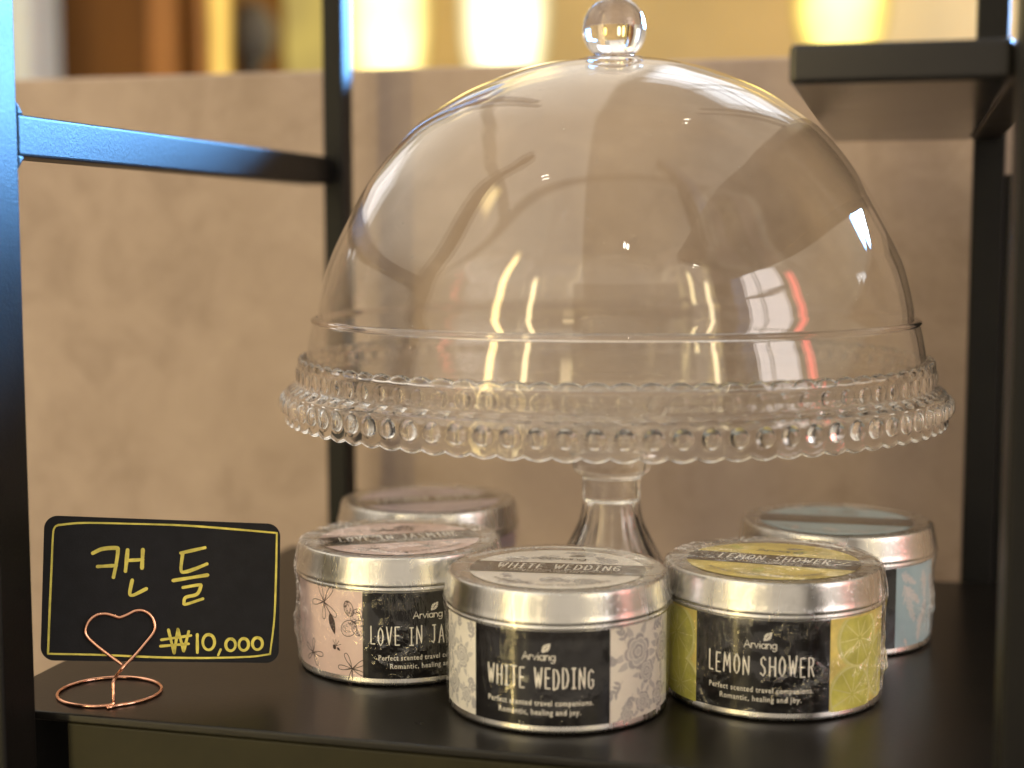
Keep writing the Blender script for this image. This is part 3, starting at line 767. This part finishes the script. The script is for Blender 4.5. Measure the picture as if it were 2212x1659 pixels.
    def film(r, z, a, i):
        if r < .034: return r, z
        p = Vector((math.cos(a), math.sin(a), z * 22)) * 2.4 + off
        n1 = noise.noise(p * 1.3); n2 = noise.noise(p * 4.0); rid = 1 - abs(noise.noise(Vector((p.x, p.y, p.z * .45)) * 3.2)) * 2
        da = (a - seam + math.pi) % (2 * math.pi) - math.pi
        pk = math.exp(-(da / .22) ** 2) * math.exp(-((z - .016) / .008) ** 2)
        d = (.00012 + .00030 * max(0, n1 + .2) + .00022 * max(0, n2) + .00020 * max(0, rid) ** 3) * crumple + .0022 * pk * max(0, .35 + n2 + .5 * n1)
        if z > .049: return r, z + d * .5
        if z < .001: return r, z
        return r + d, z
    o = MB(); o.lathe(fp + [(0, .0494)], 260, fn=film)
    fo = o.build('shrink_film', FILM if crumple < 1.05 else FILM2, t)
    at = fo.data.attributes.new('milk', 'FLOAT', 'POINT')
    for i, v in enumerate(fo.data.vertices):
        a = math.atan2(v.co.y, v.co.x); da = (a - seam + math.pi) % (2 * math.pi) - math.pi
        at.data[i].value = math.exp(-(da / .26) ** 2) * math.exp(-((v.co.z - .016) / .010) ** 2)
    return t

P = lambda n, c, r=.5: pbr(n, c, r, 0, .4, .05, 120)
GREYDK = P('grey_print', (.20, .19, .17)); BROWN = P('brown_ink', (.055, .030, .028))
candle_tin(.0164, .5312, -11.0 + 1.7, -7, 'WHITE WEDDING', art_roses,
    [P('ivory_paper', (.84, .81, .75)), P('rose_gap', (.76, .74, .69)), P('rose_grey', (.44, .43, .45)), P('rose_grey_pale', (.56, .55, .55)), GREYDK],
    'frontmost silver candle tin with ivory label of grey roses and black panel', 3, .0372, .55)
candle_tin(-.0445, .5860, 13.9 + 1.5, 12, 'LOVE IN JASMINE', art_jasmine,
    [P('pink_paper', (.82, .63, .59)), BROWN, BROWN],
    'silver candle tin with pale pink label of dark line-drawn flowers, left of the frontmost tin', 8, .0428, 1.1, True, -95)
candle_tin(.0962, .5450, -6.5 + .8, -9, 'LEMON SHOWER', art_lemon,
    [pbr('yellow_paper', (.76, .62, .17), .5, 0, .4, .35, 70), pbr('lime_rind', (.70, .66, .20), .5, 0, .4, .2, 90), pbr('lime_flesh', (.60, .58, .12), .5, 0, .4, .3, 75), pbr('lime_pith', (.72, .69, .28), .5, 0, .4, .2, 90), GREYDK],
    'silver candle tin with yellow green citrus label in crumpled film', 12, .0372, 1.5, True, 82)
candle_tin(.1362, .6240, -1.0 + 2.5, -2, '', art_frost,
    [P('blue_paper', (.33, .47, .54)), P('frost_print', (.62, .61, .62)), GREYDK],
    'silver candle tin with blue label of pale fern sprigs behind the yellow one', 17, .0372, 1.0, False, 70)
candle_tin(-.0376, .6740, 10.0, 15, 'LAVENDER REFRESH', art_lavender,
    [P('lilac_paper', (.56, .47, .52)), P('lilac_print', (.40, .31, .42)), P('lilac_pale', (.62, .54, .58)), GREYDK],
    'silver candle tin with lilac lid sticker, rearmost at left behind the pink one', 23, .0440, .8)

# ------------------------------------------------------------------ price card and its wire holder
TL = Vector((-.1701, .5400, .0663)); BL = Vector((-.1697, .5290, .0154)); TR = Vector((-.0874, .5600, .0592)); BR = Vector((-.0872, .5490, .0089))
BR = TR + BL - TL + (BR - (TR + BL - TL)) * .6
ux = TR - TL; uy = BL - TL
nrm = ux.cross(uy).normalized()
if nrm.y > 0: nrm = -nrm
def card(a, b, lift=0.0):      # a right, b down, both 0..1
    return TL * (1 - a) * (1 - b) + TR * a * (1 - b) + BR * a * b + BL * (1 - a) * b + nrm * lift
QT = ((270, 130), (1690, 180), (1685, 1022), (245, 1005))
def quad_uv(px, py):           # drawing coordinates -> card fraction
    a = b = .5
    for _ in range(12):
        l = QT[0][0] + (QT[3][0] - QT[0][0]) * b; r = QT[1][0] + (QT[2][0] - QT[1][0]) * b; a = (px - l) / (r - l)
        tp = QT[0][1] + (QT[1][1] - QT[0][1]) * a; bt_ = QT[3][1] + (QT[2][1] - QT[3][1]) * a; b = (py - tp) / (bt_ - tp)
    return a, b
cw, ch = ux.length, uy.length
o = MB(); rim = []
rc = .0048
for cx, cy_, a0 in ((cw - rc, rc, -90), (cw - rc, ch - rc, 0), (rc, ch - rc, 90), (rc, rc, 180)):
    for k in range(9):
        a = R(a0 + 90 * k / 8); rim.append(((cx + rc * math.cos(a)) / cw, (cy_ + rc * math.sin(a)) / ch))
n = len(rim)
fv = [card(a, b, 0) for a, b in rim]; bv = [card(a, b, -.0008) for a, b in rim]
o.add(fv + bv, [tuple(range(n)), tuple(range(2 * n - 1, n - 1, -1))] + [(i, n + i, n + (i + 1) % n, (i + 1) % n) for i in range(n)])
def on_card(s_, t_, lift):
    return card(s_ / cw, -t_ / ch, lift)
ca = Art(on_card); ca.mb = o
def chalk(pts, wpx, curve=True, mi=1):
    q = []
    for p in pts:
        a, b = quad_uv(*p); q.append((a * cw, -b * ch, 0))
    if curve and len(q) > 2: q = [(p.x, p.y) for p in spline(q, 5)]
    else: q = [(p[0], p[1]) for p in q]
    rnd = random.Random(int(pts[0][0] * 7 + pts[0][1])); f1 = rnd.uniform(5, 9)
    ca.stroke(q, wpx * cw / 1425, mi, .00012, taper=lambda t: .90 + .10 * math.sin(t * f1 + f1))
    for p in (q[0], q[-1]): ca.ell(p[0], p[1], wpx * cw / 1425 * .45, wpx * cw / 1425 * .45, 0, mi, .00013, 8, 1)
chalk([(348, 190), (500, 176), (800, 181), (1100, 190), (1400, 212), (1668, 235)], 13)
chalk([(1668, 235), (1664, 500), (1655, 760), (1630, 968)], 13)
chalk([(1630, 968), (1500, 984), (1200, 991), (900, 985), (600, 972), (290, 965)], 13)
chalk([(290, 965), (300, 700), (311, 450), (320, 250), (330, 205), (348, 190)], 13)
chalk([(553, 360), (610, 334), (690, 328), (701, 345), (692, 420), (675, 505)], 25)
chalk([(580, 441), (692, 434)], 22, False)
chalk([(759, 340), (753, 405), (746, 468)], 25); chalk([(757, 404), (850, 398)], 22, False); chalk([(850, 338), (845, 450)], 25, False)
chalk([(787, 522), (772, 602), (790, 614), (830, 596), (872, 574)], 22)
chalk([(1078, 358), (1225, 325)], 22, False); chalk([(1090, 360), (1080, 462), (1108, 472), (1170, 452), (1237, 424)], 23)
chalk([(1032, 525), (1242, 491)], 23, False)
chalk([(1092, 567), (1190, 551), (1200, 562), (1176, 608), (1110, 626), (1099, 655), (1110, 668), (1213, 635)], 21)
chalk([(1005, 822), (1040, 962)], 19, False); chalk([(1040, 962), (1062, 818)], 19, False); chalk([(1062, 818), (1098, 950)], 19, False); chalk([(1098, 950), (1128, 832)], 19, False)
chalk([(962, 882), (1142, 856)], 17, False); chalk([(956, 920), (1128, 906)], 17, False)
chalk([(1180, 850), (1181, 958)], 20, False)
def ring_c(x, y, rx, ry, wpx):
    chalk([(x + rx * math.cos(R(a - 80)), y + ry * math.sin(R(a - 80))) for a in range(0, 361, 30)], wpx)
ring_c(1250, 896, 36, 46, 19); ring_c(1385, 912, 30, 36, 19); ring_c(1466, 910, 30, 36, 19); ring_c(1551, 905, 31, 36, 19)
chalk([(1324, 940), (1309, 974)], 16, False)
pc = o.build('price_card', [CHALK, MARK])
tag(pc, 'black rounded price card with yellow handwriting in the heart wire holder', 'price card')

hs = thing('card_holder', (-.148, .5399, 0), 0, 'rose gold wire card holder with heart clip and round base', 'card holder')
off = Vector((-.148, .5399, 0)); wr = .00062; kz = 5.80e-5
def card_y(x, z):              # the card's plane at (x, z)
    d = nrm; return TL.y - (d.x * (x - TL.x) + d.z * (z - TL.z)) / d.y
def hp_(zx, zy, dy): 
    x = -.1425 + (zx - 705) * kz; z = wr + (1272 - zy) * kz
    return Vector((x, card_y(x, z) + dy, z))
heart = [(716, 1072), (692, 1052), (640, 1010), (560, 942), (510, 890), (496, 852), (512, 800), (556, 762), (612, 757), (660, 772), (696, 784), (740, 770), (790, 749), (840, 755), (884, 790), (905, 845), (896, 890), (850, 950), (790, 1020), (745, 1066), (722, 1082), (700, 1068), (640, 1018), (570, 952)]
hpts = [hp_(x, y, -.0010) for x, y in heart[:-4]]  # the clip's front loop
tip = hp_(722, 1083, -.0010)
base_f = Vector((-.1425, .5240, wr))
stem_pts = [hp_(726, 1086, -.0012), hp_(712, 1104, -.0022), Vector((-.1427, .5262, .0088)), Vector((-.1425, .5246, .0050)), Vector((-.1424, .5241, .0018))]
o = MB(); o.tube([p - off for p in spline(hpts + stem_pts, 6)], wr, 12); o.build('heart_clip', ROSE, hs)
o = MB(); back = [hp_(x, y, .0016 + .0008) for x, y in heart[5:19]]
o.tube([p - off for p in spline(back + [hp_(756, 1046, .0024), hp_(730, 1080, .0020)], 6)], wr, 10); o.build('heart_clip', ROSE, hs)
rp = []
for k in range(0, 37):
    a = R(-78 - 357 * k / 36); rr = .0182 + .0006 * math.sin(k)
    rp.append(Vector((-.148 + .0186 * math.cos(a), .5399 + .0178 * math.sin(a), wr)))
rp[0] = Vector((-.1434, .5229, wr)); rp = [Vector((-.1424, .5241, .0016)), Vector((-.1428, .5235, .0008))] + rp[1:]
rp[-1] = Vector((-.1438, .5203, wr))
o = MB(); o.tube([p - off for p in spline(rp, 3)], wr, 12); o.build('base_ring', ROSE, hs)
